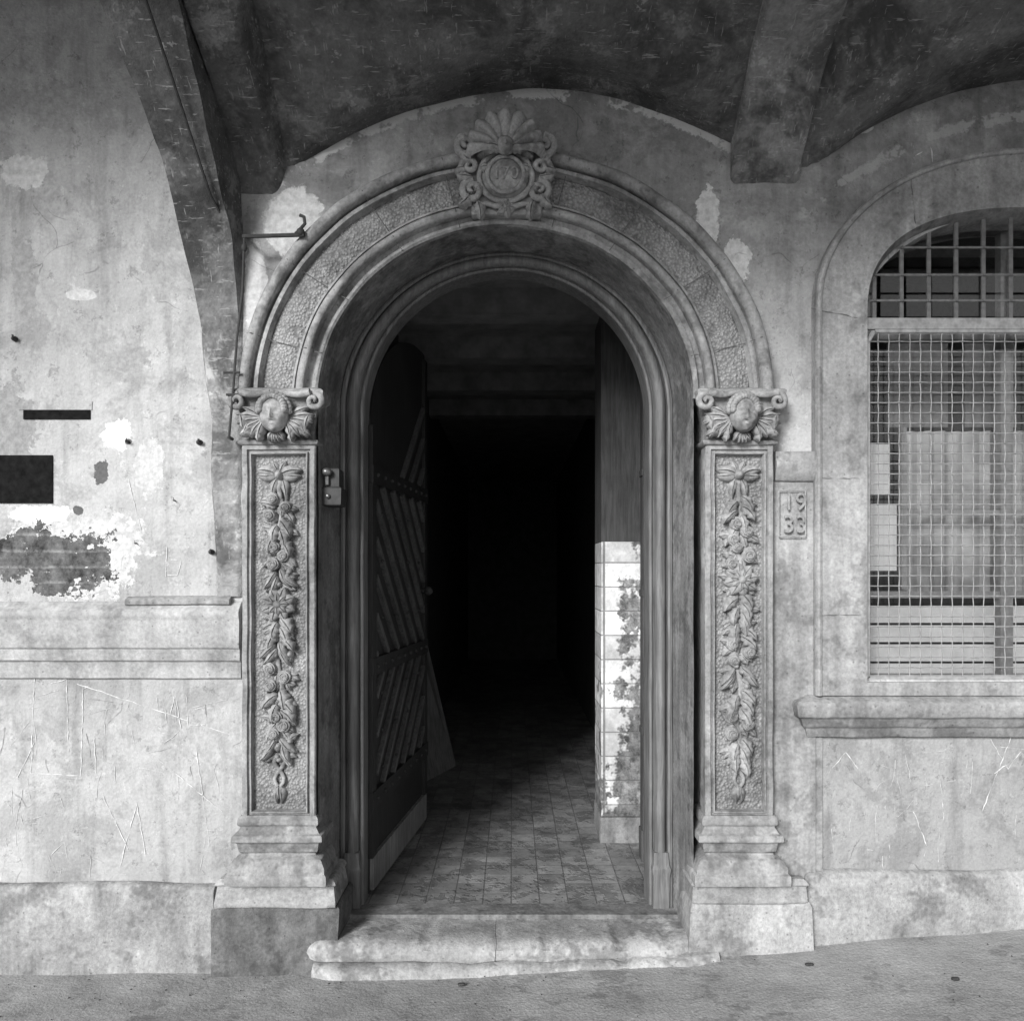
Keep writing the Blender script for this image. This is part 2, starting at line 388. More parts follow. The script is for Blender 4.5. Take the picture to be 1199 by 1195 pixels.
# ---------------------------------------------------------------- portal
portal=empty('carved_stone_portal')
def sweep(prof,ts,jamb=None,nj=24,cx=CX):
    rows=[]
    if jamb is not None:
        for i in range(nj): rows.append([(cx+a,y,jamb+(ZA-jamb)*i/nj) for a,y,k in prof])
    for t in ts: rows.append([(cx+a*math.cos(t),y,ZA+a*k*math.sin(t)) for a,y,k in prof])
    if jamb is not None:
        for i in range(nj): rows.append([(cx-a,y,ZA-(ZA-jamb)*(i+1)/nj) for a,y,k in prof])
    return rows
TS=[math.pi*i/110 for i in range(111)]
k1=.93
def roll(c,r,y,k,n=8): return [(c+r*math.cos(math.radians(180*i/n)),y-r*math.sin(math.radians(180*i/n)),k) for i in range(n+1)]
b=B(); grid(b,sweep([(1.228,.01,k1),(1.228,-.05,k1)]+roll(1.200,.028,-.085,k1)+[(1.172,-.055,k1),(1.160,-.052,k1),(1.158,-.078,k1),(1.140,-.080,k1),(1.136,-.060,k1),(1.128,-.040,k1)],TS)); b.obj('archivolt_outer_moulding',MS,portal,jit=.005,js=5)
b=B(); grid(b,sweep([(1.128,-.040,k1),(1.09,-.050,k1),(1.04,-.050,k1),(.988,-.038,k1)],TS)); b.obj('archivolt_hammered_band',MSp,portal,jit=.003)
b=B(); grid(b,sweep([(.988,-.038,k1),(.984,-.068,k1),(.974,-.072,k1),(.970,-.045,k1)]+roll(.948,.020,-.066,k1)+[(.925,-.038,k1),(.905,-.030,k1),(.895,-.034,k1),(.893,-.058,k1),(.88,-.060,k1),(.87,-.052,k1),(.866,-.03,k1)],TS)); b.obj('archivolt_inner_moulding',MS,portal,jit=.005,js=5)
b=B(); grid(b,sweep([(.868,-.05,k1),(.866,-.03,k1),(.86,.02,.935),(.85,.12,.94),(.84,.22,.955),(.828,.30,.966)],TS,ZF-.1)); b.obj('splayed_reveal',MSd,portal,jit=.004)
b=B()
for t in (14,34,57,76,104,123,146,165):
    t=math.radians(t); rows=[]
    for a,y in ((1.230,-.04),(1.228,-.09),(1.20,-.116),(1.172,-.09),(1.135,-.06),(1.06,-.054),(.985,-.056),(.948,-.088),(.925,-.048),(.88,-.0625),(.866,-.035)):
        dt=.0018/a; rows.append([(CX+a*math.cos(t+s),y-.0015,ZA+a*k1*math.sin(t+s)) for s in (-dt,dt)])
    grid(b,rows)
b.obj('voussoir_joints',MJ,portal,smooth=False)
def ornament(b,cx,y0,ztop,zbot,seed,hw):
    r=random.Random(seed)
    zb=ztop-.080
    for s in (-1,1):
        leaf(b,cx+s*.008,zb,y0-.006,math.radians(28 if s>0 else 152),.098,.030,.034,bend=-s*.5,lobes=0)
        leaf(b,cx+s*.008,zb,y0-.004,math.radians(-14 if s>0 else 194),.092,.026,.030,bend=s*.4,lobes=0)
        leaf(b,cx+s*.008,zb-.01,y0,math.radians(-90+s*30),.125,.019,.026,bend=-s*.7,lobes=1)
        leaf(b,cx+s*.004,zb+.01,y0,math.radians(90-s*24),.060,.018,.026,lobes=0)
    dome(b,cx,y0,zb,.024,.056,.026)
    tube(b,[(cx+.004*math.sin(i*2),y0-.010,zb-.02-i*.02) for i in range(7)],.012,8)
    tube(b,[(cx+.012*math.sin(i*.9),y0-.006,zb-.10-i*(zb-.10-zbot-.26)/30) for i in range(31)],.014,8)
    z=zb-.150
    if seed%2: kinds=['roses','leaves','roses','pods','daisy','leaves','pods','roses','leaves','roses','pods']
    else: kinds=['leaves','roses','roses','daisy','leaves','leaves','roses','pods','leaves','roses','leaves']
    zend=zbot+.27
    step=(z-zend)/(len(kinds)-1)
    for kd in kinds:
        for q in range(8):
            s=-1 if q%2 else 1
            a=math.radians(90-s*r.uniform(50,165))
            leaf(b,cx+s*r.uniform(.0,.02),z+r.uniform(-.035,.035),y0,a,r.uniform(.06,.085),.021,.026,bend=-s*r.uniform(0,.8),lobes=3,lift=.010)
        if kd=='roses':
            for q in range(3): rose(b,cx+(1 if q%2 else -1)*r.uniform(.010,.045),z+(q-1)*.038,y0-.016,r.uniform(.026,.036),.042)
        elif kd=='daisy':
            rosette(b,cx+r.uniform(-.01,.01),z,y0-.030,.082,8,.024,r.random(),2)
        elif kd=='leaves':
            for q in range(5):
                s=-1 if q%2 else 1
                leaf(b,cx+s*.008,z+.05-q*.022,y0-.018,math.radians(-90+s*r.uniform(25,70)),.09,.026,.034,bend=-s*.7,lobes=3,lift=.014)
        else:
            for q in range(4):
                s=-1 if q%2 else 1
                leaf(b,cx+s*r.uniform(0,.03),z+.05-q*.01,y0-.014,math.radians(-90+s*r.uniform(5,40)),.10,.02,.04,bend=s*.5,lobes=0)
            for q in range(7): dome(b,cx+r.uniform(-.055,.055),y0-.014,z+r.uniform(-.05,.05),.015,.032,.015,10,5)
        z-=step
    z=zend-.05
    for s in (-1,1):
        pts=[(cx+s*.022*math.sin(t*.75),y0-.014-.006*math.cos(t*.75),z+.03-t*.019) for t in range(9)]
        tube(b,pts,.011,8,.009)
    for s in (-1,1): leaf(b,cx,z-.12,y0,math.radians(-90+s*32),.085,.018,.026,bend=-s*.9,lobes=0)
    leaf(b,cx,z-.11,y0,math.radians(-90),.075,.022,.030,lobes=0)
def G(u,v,cu,cv,su,sv): return math.exp(-((u-cu)/su)**2-((v-cv)/sv)**2)
for side,(pl,pr) in (('left',(283,369)),('right',(826,906))):
    y=-.075; x0,x1=WX(pl,y),WX(pr,y); zt,zb=WZ(519,y),WZ(962,y)
    def ring(ins,yy): return (x0+ins,x1-ins,zb+ins*1.1,zt-ins*1.1,yy)
    seq=[ring(0,.02),ring(0,y+.006),ring(.005,y),ring(.024,y),ring(.028,y+.014),ring(.034,y+.015),ring(.037,y-.001),ring(.043,y-.001),ring(.048,y+.032)]
    rows=[]
    for (a,c,e,f,yy) in seq:
        row=[]; N=14; Mz=50
        for i in range(Mz): row.append((a,yy,e+(f-e)*i/Mz))
        for i in range(N): row.append((a+(c-a)*i/N,yy,f))
        for i in range(Mz): row.append((c,yy,f-(f-e)*i/Mz))
        for i in range(N): row.append((c-(c-a)*i/N,yy,e))
        rows.append(row)
    b=B(); grid(b,rows,False,True); b.obj(side+'_pilaster_shaft',MS,portal,jit=.003,js=7)
    a,c,e,f,yy=seq[-1]
    b=B(); box(b,a-.002,c+.002,yy-.001,yy+.04,e-.002,f+.002); b.obj(side+'_pilaster_panel',MSp,portal,smooth=False)
    b=B(); ornament(b,(x0+x1)/2,yy-.001,f-.01,e+.01,3 if side=='left' else 6,(c-a)/2); b.obj(side+'_floral_relief',MSo,portal,jit=.003,js=30,ang=60)
    b=B()
    stack(b,x0,x1,y,rnd([(zb+.03,.004),(zb+.02,.014),(zb-.01,.016),(zb-.02,.002),(zb-.05,.022),(zb-.055,.036),(zb-.085,.038),(zb-.09,.018),(zb-.135,.010),(zb-.14,.0),(zb-.15,.0),(zb-.165,.03),(zb-.20,.050),(zb-.225,.05),(zb-.23,.060),(zb-.26,.062),(zb-.275,.06)]),yb=.14)
    zz=zb-.27
    b.obj(side+'_pedestal_mouldings',MS,portal,jit=.004,js=6)
    b=B()
    if side=='left': stack(b,x0-.10,x1+.075,y,rnd([(zz+.01,.0),(zz,.012),(zz-.015,.02),(zz-.02,.008),(.325,.02),(.305,.02),(.30,0)]),yb=.20)
    else: stack(b,x0-.05,x1+.135,y,rnd([(zz+.01,.0),(zz,.012),(zz-.015,.02),(zz-.02,.008),(.33,.015),(.315,.0)]),yb=.20)
    b.obj(side+'_pedestal_block',MSt if side=='left' else MS,portal,jit=.008,js=5)
    b=B()
    if side=='left': stack(b,x0-.125,x1+.10,y,rnd([(-.3,.012),(.1,.010),(.295,.012),(.308,.0)]),yb=.22)
    else: stack(b,x0-.06,x1+.16,y,rnd([(-.3,.03),(.12,.02),(.30,.01),(.322,.0)]),yb=.22)
    b.obj(side+'_pedestal_base',MSb if side=='left' else MSc,portal,jit=.014,js=5)
    cx=(x0+x1)/2; hw=(x1-x0)/2; zt2=WZ(519,y)
    b=B(); stack(b,x0,x1,y,rnd([(zt2-.01,.002),(zt2-.005,.014),(zt2+.012,.018),(zt2+.018,-.004),(zt2+.07,-.006),(zt2+.14,.006),(zt2+.19,.02),(zt2+.20,.04),(zt2+.235,.046),(zt2+.245,.034),(zt2+.255,.0)]),yb=.06)
    b.obj(side+'_capital_block',MS,portal,jit=.005,js=8)
    b=B(); yc=y-.01
    for s in (-1,1):
        spiral(b,cx+s*(hw+.005),zt2+.185,yc-.025,.034,1.3,math.radians(90),-s,.017,.010,lift=.03)
        tube(b,[(cx+s*(.03+.026*t),yc-.03-.004*t,zt2+.225-.012*math.sin(t*.6)) for t in range(6)],.015,8,.018)
        for q,(aa,L) in enumerate(((38,.13),(20,.135),(2,.13),(-18,.12),(-40,.105),(-62,.09))):
            ang=math.radians(aa if s>0 else 180-aa)
            leaf(b,cx+s*.045,zt2+.10,yc-.014-.003*q,ang,L,.021,.036,bend=-s*.35,lobes=2,lift=.012)
        for a,x,z,L in ((-85,.12,.10,.085),(-110,.08,.07,.07),(-50,.10,.07,.075),(-120,.16,.13,.08)):
            ang=math.radians(a if s>0 else 180-a)
            leaf(b,cx+s*x,zt2+z,yc-.02,ang,L,.022,.038,bend=s*.6,lobes=3,lift=.02)
    for a in (-55,-75,-90,-105,-125): leaf(b,cx,zt2+.06,yc-.012,math.radians(a),.065,.018,.034,lobes=2,lift=.02)
    hc=Vector((cx,yc-.060,zt2+.120)); n=32; m=26; P=[]
    for i in range(m+1):
        th=min(max(math.pi*i/m,.03),math.pi-.03); row=[]
        for k in range(n):
            ph=2*math.pi*k/n; u=math.sin(th)*math.sin(ph); v=math.cos(th); w=-math.sin(th)*math.cos(ph)
            r=1.0
            if w<0:
                r+=.38*G(u,v,0,-.14,.12,.14)+.14*G(u,v,0,.12,.08,.2)-.30*(G(u,v,.34,.06,.17,.11)+G(u,v,-.34,.06,.17,.11))
                r+=.14*(G(u,v,.34,.04,.10,.06)+G(u,v,-.34,.04,.10,.06))+.16*(G(u,v,.46,-.30,.22,.2)+G(u,v,-.46,-.30,.22,.2))
                r+=.16*G(u,v,0,-.40,.16,.05)-.18*G(u,v,0,-.48,.2,.04)+.12*G(u,v,0,-.56,.13,.05)+.14*G(u,v,0,-.80,.2,.12)+.08*G(u,v,0,.5,.5,.2)
            row.append((hc.x+.064*r*u,hc.y+.060*r*w,hc.z+.080*r*v))
        P.append(row)
    grid(b,P,False,True)
    for k in range(15):
        a=math.radians(-5+190*k/14)
        for q in (0,1): dome(b,hc.x+(.068-.014*q)*math.cos(a),hc.y-.006-.026*q,hc.z+.020+(.070-.014*q)*math.sin(a),.016,.020,.016,10,5,True)
    b.obj(side+'_capital_cherub_carving',MSo,portal,jit=.003,js=35,ang=60)
b=B(); y=-.10; cxx,czz=WX(592,y),WZ(207,y)
prism(b,[(WX(552,y),.0,WZ(252,y)),(WX(634,y),.0,WZ(252,y)),(WX(642,y),.0,WZ(168,y)),(WX(620,y),.0,WZ(156,y)),(WX(565,y),.0,WZ(156,y)),(WX(545,y),.0,WZ(168,y))],(0,-.105,0))
b.obj('keystone_block',MS,portal,smooth=False,bevel=.012)
b=B(); yk=-.10
dome(b,cxx,yk,czz-.01,.115,.06,.11,32,8)
pts=[(cxx+.082*math.cos(2*math.pi*t/40),yk-.050,czz-.012+.080*math.sin(2*math.pi*t/40)) for t in range(41)]; tube(b,pts,.010,8)
pts=[(cxx+.120*math.cos(2*math.pi*t/40),yk-.025,czz-.012+.112*math.sin(2*math.pi*t/40)) for t in range(41)]; tube(b,pts,.014,8)
zs0=WZ(184,yk); P=[]; NR=9
for i in range(91):
    u=i/90; a=math.radians(-12+204*u); ph=(u*NR)%1; ridge=math.sin(math.pi*ph)
    Rm=.175+.014*math.sin(a)+.012*ridge; row=[]
    for j in range(11):
        t=j/10; rr=.02+(Rm-.02)*t
        h=.045+.055*math.sin(math.pi*(.12+.75*t))+.026*ridge*min(1,t*1.5)-(.10 if j==10 else 0)
        row.append((cxx+rr*math.cos(a),yk-h,zs0+rr*math.sin(a)*.92))
    P.append(row)
grid(b,P)
for s in (-1,1):
    spiral(b,cxx+s*.175,czz+.120,yk-.03,.045,1.5,math.radians(90),-s,.021,.010,lift=.03)
    spiral(b,cxx+s*.165,czz+.030,yk-.02,.04,1.4,math.radians(-90),s,.018,.008,lift=.03)
    spiral(b,cxx+s*.150,czz-.075,yk-.02,.045,1.5,math.radians(90),-s,.019,.008,lift=.025)
    tube(b,[(cxx+s*(.19-.02*math.sin(t/8*math.pi)),yk-.01,czz+.10-.02*t) for t in range(9)],.017,8)
    for a,x,z,L in ((70,.18,.10,.08),(20,.15,.05,.07),(-20,.15,-.01,.07),(-70,.16,-.09,.08),(-120,.13,-.12,.09),(30,.16,.13,.06),(160,.12,.02,.06),(-45,.17,.04,.07),(200,.15,-.05,.06),(150,.13,.08,.07)):
        ang=math.radians(a if s>0 else 180-a); leaf(b,cxx+s*x,czz+z,yk-.008,ang,L,.023,.042,bend=s*.7,lobes=3,lift=.02)
    tube(b,[(cxx+s*(.01+.017*t),yk-.025,czz-.140-.006*math.sin(t)) for t in range(8)],.015,8,.010)
rosette(b,cxx,czz-.155,yk-.02,.045,5,.026)
dome(b,cxx,yk-.075,zs0+.012,.040,.055,.042,14,8); dome(b,cxx,yk-.125,zs0+.008,.008,.014,.012,8,5)
for s in (-1,1): leaf(b,cxx+s*.02,zs0,yk-.07,math.radians(20 if s>0 else 160),.085,.024,.04,bend=-s*.8,lobes=2,lift=.01)
b.obj('shell_cartouche',MSo,portal,jit=.004,js=22,ang=60)
text('170',cxx,czz-.012,yk-.058,.08,MSo,portal,'cartouche_digits',.005)
# ---------------------------------------------------------------- door frame
frame=empty('wooden_door_frame')
kk=.985
prof=[(.832,.31,.966),(.828,.262,.966),(.815,.258,.97),(.805,.262,.97),(.803,.286,.972),(.798,.288,.975)]+[(.770+.027*math.cos(math.radians(t)),.280-.030*math.sin(math.radians(t)),kk) for t in range(0,181,18)]+[(.741,.300,.99),(.737,.305,.995)]+[(.727+.010*math.cos(math.radians(t)),.304-.012*math.sin(math.radians(t)),1.0) for t in range(0,181,30)]+[(.716,.32,1.01),(.714,.34,1.01),(.714,.44,1.01)]
b=B(); grid(b,sweep(prof,TS,ZF-.02)); b.obj('moulded_frame',MWf,frame,jit=.002,js=5)
b=B()
for s in (-1,1):
    x=CX+s*.770; stack(b,x-.034,x+.034,.250,rnd([(ZF-.02,.006),(ZF+.16,.006),(ZF+.20,.012),(ZF+.22,.004),(ZF+.28,.0)]),yb=.30)
b.obj('frame_feet',MWf,frame,jit=.002)
door=empty('open_wooden_door')
h0=Vector((CX-.712,.40,0)); h1=Vector((WX(497,1.75),1.75,0)); dv=(h1-h0); LL=dv.length; du=dv.normalized(); dn=Vector((du.y,-du.x,0))
def dp(t,z,o): return h0+du*(t*LL)+dn*o+Vector((0,0,z))
def dtop(t): return 2.50+.80*math.sqrt(max(0,1-(1-min(1,t*1.05))**2))
pts=[dp(0,ZF+.02,0),dp(1,ZF+.02,0)]+[dp(1-i/12,dtop(1-i/12),0) for i in range(13)]
b=B(); prism(b,pts,dn*-.045); b.obj('leaf_planks',MWd,door,smooth=False)
b=B()
def bar(t0,z0,t1,z1,w,h=.022):
    a=dp(t0,z0,0); c=dp(t1,z1,0); d=(c-a)
    if d.length<.02: return
    n=d.normalized().cross(dn)*w/2
    prism(b,[a+n,c+n,c-n,a-n],dn*h)
for (zl,zh,sg) in ((.70,1.31,1),(1.40,2.30,-1),(2.40,3.2,1)):
    hh=zh-zl
    for q in range(-6,7):
        t0=q/6; t1=t0+.75*hh/.9; za,zb_=(zl,zh) if sg>0 else (zh,zl)
        ta,tb=max(t0,.07),min(t1,.93)
        if tb<=ta: continue
        z1_=za+(zb_-za)*(ta-t0)/(t1-t0); z2_=za+(zb_-za)*(tb-t0)/(t1-t0)
        if max(z1_,z2_)>dtop(min(ta,tb))-.03 and zl>2.3: continue
        bar(ta,z1_,tb,z2_,.030,.024)
b.obj('diagonal_battens',MWe,door,smooth=False)
b=B(); bar(.03,ZF+.2,.03,2.6,.07); bar(.965,ZF+.2,.965,3.25,.07); bar(0,.66,1,.66,.09,.026); bar(0,1.35,1,1.35,.09,.026); bar(0,2.35,1,2.35,.09,.026); b.obj('rails_and_stiles',MWd,door,smooth=False)
b=B()
prism(b,[dp(.02,ZF+.03,.0),dp(.98,ZF+.03,.0),dp(.98,ZF+.2,.0),dp(.02,ZF+.2,.0)],dn*.02); b.obj('kick_board',MWk,door,smooth=False)
b=B()
for z in [.66,1.35,2.35]:
    for q in range(9):
        p=dp(.06+q*.11,z,.028); dome(b,p.x,p.y,p.z,.012,.012,.012,8,4,True)
for q in range(4):
    for zz in (.8,1.0,1.2,1.6,1.9,2.15):
        p=dp(.12+.22*q+.1*(zz%.3),zz,.026); dome(b,p.x,p.y,p.z,.010,.010,.010,8,4,True)
p=dp(.92,1.72,.05); dome(b,p.x,p.y,p.z,.03,.03,.03,12,8,True); q=dp(.92,1.72,0); tube(b,[q,p],.012)
b.obj('studs_and_knob',MI,door)
# ---------------------------------------------------------------- hallway
hall=empty('dark_hallway')
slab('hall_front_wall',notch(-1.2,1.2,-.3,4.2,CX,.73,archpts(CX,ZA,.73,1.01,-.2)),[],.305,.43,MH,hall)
b=B(); box(b,-1.2,1.0,.18,12.5,-.3,ZF); b.obj('tiled_floor',MF,hall,smooth=False)
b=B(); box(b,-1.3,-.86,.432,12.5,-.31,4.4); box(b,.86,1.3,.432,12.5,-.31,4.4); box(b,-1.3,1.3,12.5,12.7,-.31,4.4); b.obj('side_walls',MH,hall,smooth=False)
b=B(); box(b,-.87,.87,.435,12.49,3.62,3.9)
for yb in (1.35,2.45,3.6,4.8): box(b,-.865,.865,yb,yb+.22,3.46,3.63)
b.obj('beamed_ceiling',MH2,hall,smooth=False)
pier=empty('tiled_pier')
b=B(); ya=1.3; xa=WX(704,ya)
box(b,xa,.87,ya,ya+.4,ZF+.16,WZ(634,ya)); b.obj('glazed_tiles',MT,pier,smooth=False,bevel=.006)
b=B(); box(b,xa-.006,.868,ya-.008,ya+.4,ZF,ZF+.158); b.obj('pier_foot',MSd,pier,smooth=False)
b=B(); box(b,xa+.0,.867,ya+.004,ya+.4,WZ(634,ya)+.001,3.455); b.obj('pier_upper_plaster',MWp,pier,smooth=False)
inner=empty('peeling_wooden_door_post')
b=B(); yy=1.0; x0=WX(741,yy); box(b,x0+.05,x0+.12,yy-.05,yy+.05,ZF,3.1); box(b,x0+.042,x0+.128,yy-.056,yy+.056,ZF,ZF+.18)
for z in (.9,1.7,2.4): box(b,x0+.044,x0+.126,yy-.054,yy+.054,z,z+.04)
b.obj('post',MWp,inner,smooth=False,bevel=.004)
lb=empty('leaning_board')
b=B(); a1=Vector(W(497,913,2.8)); a1.z=ZF+.002; a2=Vector(W(534,892,3.4)); a2.z=ZF+.002
t1=Vector((-.80,2.85,ZF+1.35)); t2=Vector((-.80,3.35,ZF+1.35)); prism(b,[a1,a2,t2,t1],(-.02,0,0)); b.obj('board',MWl,lb,smooth=False)
# ---------------------------------------------------------------- steps
st=empty('worn_stone_doorstep')
def step(name,x0,x1,yf,z0,z1,mat,wav,yb=.3,tilt=0,e0=.04,e1=.04):
    b=B(); n=110; P=[]
    prof=[(yf+.008,z0),(yf-.002,z0+(z1-z0)*.3),(yf+.002,z0+(z1-z0)*.55),(yf+.010,z1-.022),(yf+.026,z1-.008),(yf+.05,z1-.001),(yf+.08,z1),(yf+.14,z1),(yb*.6+yf*.4,z1),(yb,z1)]
    for i in range(n+1):
        t=i/n; x=x0+(x1-x0)*t; wv=wav*(noise.noise(Vector((x*1.3,3,0)))+.5*noise.noise(Vector((x*4,9,0)))+.25*noise.noise(Vector((x*14,2,0)))); row=[]
        endc=e0*math.exp(-((x-x0)/.05)**2)+e1*math.exp(-((x1-x)/.07)**2)
        chip=.010*max(0,noise.noise(Vector((x*9,5,1)))-.15)*4
        for (y,z) in prof:
            f=max(0,1-(y-yf)/.3); top=z>z1-.03
            row.append((x,y+(wv+endc)*f,z+tilt*x-((.012*math.exp(-((x-.1)/.5)**2)+chip*f) if top else 0)))
        P.append(row)
    grid(b,P); k=len(prof)
    b.f.append(tuple(range(k))); b.f.append(tuple(n*k+i for i in range(k)))
    return b.obj(name,mat,st,jit=.008,js=9,ang=60)
step('upper_slab_left',WX(352,-.13),WX(580,-.13)-.001,-.120,.070,.158,MSt,.012,e1=.004)
step('upper_slab_right',WX(580,-.13)+.001,WX(818,-.13),-.112,.070,.160,MSt,.024,e0=.004,e1=.05)
step('lower_slab',WX(362,-.165),WX(846,-.165),-.170,-.2,.080,MSt,.015,tilt=.030,e1=.03)
b=B(); box(b,CX-.86,CX+.86,.17,.31,-.1,ZF+.006); b.obj('threshold',MSd,st,smooth=False)
# ---------------------------------------------------------------- ground
def gz(x):
    xx=min(max(x,-2.4),3.5); return -.02+.0093*(xx+2.4)**2
b=B(); xs=[-200,-60,-20,-8]+[-6+.1*i for i in range(121)]+[8,20,60,200]; ys=[.25,.1]+[-.05*i for i in range(1,70)]+[-4,-5,-7,-10,-20,-60,-250]
P=[[(x,y,gz(x)+(.008*noise.noise(Vector((x*2,y*2,0)))+.003*noise.noise(Vector((x*9,y*9,0))) if abs(x)<6.5 and y>-6 else 0)) for y in ys] for x in xs]
grid(b,P); b.obj('ground',MG,None,ang=80)
b=B()
for q in range(200):
    x=R.uniform(-2.6,2.8); y=-.1-abs(R.gauss(0,.28)); s=R.uniform(.0012,.004); dome(b,x,y,gz(x)+.003,s,s*R.uniform(.6,1.4),s*.7,6,4,True)
for px,py in ((540,1147),(948,1146),(1120,1175)):
    d=(ZC-.05)/(py-HY)*F; x=(px-600)*d/F
    for q in range(5): dome(b,x+R.uniform(-.012,.012),d-D,gz(x)+.008,.012,.01,.008,7,4,True)
b.obj('pebbles_and_debris',MI,None)
# ---------------------------------------------------------------- vault
vault=empty('vaulted_ceiling')
def zs(y): return 3.40+1.05*math.sqrt(max(0,1-((y+2.25)/2.32)**2))
def vz(x,y):
    if x<-1.45: f=5.1-.35*(x+3.1)**2
    elif x<1.18: f=4.1-.3*(x-.1)**2
    else: f=4.15-.35*(x-2.5)**2
    f=max(f,3.2); g=zs(y)+.07
    return .5*(f+g+math.sqrt((f-g)**2+.0012))
YN=64
b=B(); P=[]
for i in range(241):
    x=-6+.05*i; P.append([(x,y,vz(x,y)+.012*noise.noise(Vector((x*2,y*2,0)))+.005*noise.noise(Vector((x*7,y*7,0)))) for y in [.03-.05*j for j in range(YN+1)]])
grid(b,P); b.obj('groin_vault',MV,vault,ang=80)
def rib(name,x0,x1,dz,mat,fil=0.0):
    b=B(); P=[]
    for j in range(YN+1):
        y=.0-.05*j; z=zs(y)+dz; a=x0; c=x1
        P.append([(a,y,5.0),(a,y,z+.02),(a+.015,y,z)]+[(a+(c-a)*k/8,y,z) for k in range(1,8)]+[(c-.02,y,z),(c,y,z+.015),(c+fil*.3,y,z+.04),(c+fil,y,z+.15),(c+fil,y,5.0)])
    grid(b,P); b.f.append(tuple(range(len(P[0]))))
    b.obj(name,mat,vault,jit=.010,js=6,ang=50)
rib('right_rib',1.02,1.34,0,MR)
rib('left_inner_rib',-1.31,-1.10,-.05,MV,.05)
K=[(0.004,1.722),(-.012,1.73),(-.018,2.3),(-.022,2.8),(-.03,3.0),(-.06,3.16),(-.12,3.34),(-.2,3.5),(-.3,3.66),(-.45,3.88),(-.63,4.08),(-.9,4.25),(-1.3,4.38),(-2.25,4.45),(-3.15,4.3)]
def xl(z):
    pts=[(1.7,-1.372),(2.6,-1.40),(3.1,-1.462),(3.4,-1.50),(3.66,-1.53),(4.08,-1.62),(4.6,-1.66)]
    for (a,va),(c,vc) in zip(pts[:-1],pts[1:]):
        if z<=c: return va+(vc-va)*(z-a)/(c-a)
    return -1.66
b=B(); P=[]
for (y0_,z0_),(y1_,z1_) in zip(K[:-1],K[1:]):
    for j in range(6):
        t=j/6; y=y0_+(y1_-y0_)*t; z=z0_+(z1_-z0_)*t; a=xl(z); c=-1.275 if z<3.3 else -1.275-.04*min(1,(z-3.3)/.6)
        s=min(1,max(0,(z-2.9)/.5)); zt_=z+1.0*s; yt=.01*(1-s)+y*s
        P.append([(a-.02*(1-s),yt,zt_),(a,y,z)]+[(a+(c-a)*k/6,y,z) for k in range(1,6)]+[(c,y,z),(c+.02*(1-s),yt,zt_)])
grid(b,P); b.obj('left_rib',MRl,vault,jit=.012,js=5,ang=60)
# ---------------------------------------------------------------- window
win=empty('arched_window_with_grille')
zsill=WZ(812)
sur=archpts(WCX,3.08,1.0,.72,zsill,p=2.05); inn=archpts(WCX,WS,WA,.64,WZ(797),p=2.5)
slab('stone_surround',sur,[inn],-.055,-.001,MSw,win)
b=B(); pa=inn; pb=archpts(WCX,WS,WA-.03,.62,WZ(797)+.01,p=2.5)
rows=[[(x,-.053,z) for x,z in pa],[(x,.02,z) for x,z in pb],[(x,.20,z) for x,z in pb]]
grid(b,rows); b.obj('reveal_lining',MSd,win)
b=B(); tube(b,[(x,-.058,z) for x,z in archpts(WCX,3.08,.985,.715,zsill,p=2.05)],.014,8); b.obj('surround_edge_roll',MSw,win)
b=B()
for (p,q) in (((1066,203),(1072,262)),((950,361),(1004,372)),((952,560),(1006,560)),((952,720),(1008,720))): ribbon3(b,[p,q],.005,-.057)
b.obj('surround_joints',MJ,win,smooth=False)
b=B(); stack(b,WX(950),WCX*2-WX(950),0,rnd([(WZ(862),.0),(WZ(862)+.004,.03),(WZ(850),.04),(WZ(848),.055),(WZ(838),.07),(WZ(836),.09),(WZ(822),.098),(WZ(818),.09),(WZ(812),.03),(WZ(808),-.01)]),yb=.02); b.obj('moulded_sill',MSw,win,jit=.005)
b=B(); box(b,WX(950),WX(962),-.012,.02,.44,WZ(862)); b.obj('apron_edge',MSw,win,smooth=False)
b=B(); stack(b,WX(1012),WCX*2-WX(1012),-.02,rnd([(zsill-.02,.0),(zsill+.03,.028),(zsill+.05,.02),(zsill+.07,.0)]),yb=.25); b.obj('inner_sill',MSl,win,jit=.003)
yg=-.01; gx0,gx1=WX(1016,yg),2*WCX-WX(1016,yg); gz0,gz1=WZ(793,yg),WZ(388,yg)
b=B(); fr=[(gx0,yg,gz0),(gx1,yg,gz0),(gx1,yg,gz1-.05),(gx1-.05,yg,gz1),(gx0+.03,yg,gz1),(gx0,yg,gz1-.05),(gx0,yg,gz0)]
for p,q in zip(fr[:-1],fr[1:]): tube(b,[p,q],.012,6)
box(b,gx0-.03,gx1+.03,yg-.012,yg+.012,WZ(386,yg),WZ(373,yg))
b.obj('grille_frame',MIm,win,smooth=False)
b=B(); n=int((gx1-gx0)/.0485)
for i in range(1,n):
    x=gx0+(gx1-gx0)*i/n; tube(b,[(x+.0006*math.sin(j*1.7+i),yg+.003*(-1)**(i+j),gz0+(gz1-gz0)*j/34) for j in range(35)],.0026,4)
for j in range(1,34):
    z=gz0+(gz1-gz0)*j/34; tube(b,[(gx0+(gx1-gx0)*i/n,yg-.003*(-1)**(i+j),z+.0006*math.sin(i*2.1+j)) for i in range(n+1)],.0026,4)
b.obj('woven_wire_mesh',MIm,win)
b=B(); rv=B()
def topz(x):
    u=min(1,abs(x-WCX)/(WA-.02)); return WS+(WA*.63)*(1-u**2.5)**(1/2.5)
for px in range(1024,1400,32):
    x=WX(px,0); box(b,x-.009,x+.009,0.001,.012,WZ(374),max(topz(x),WZ(370)))
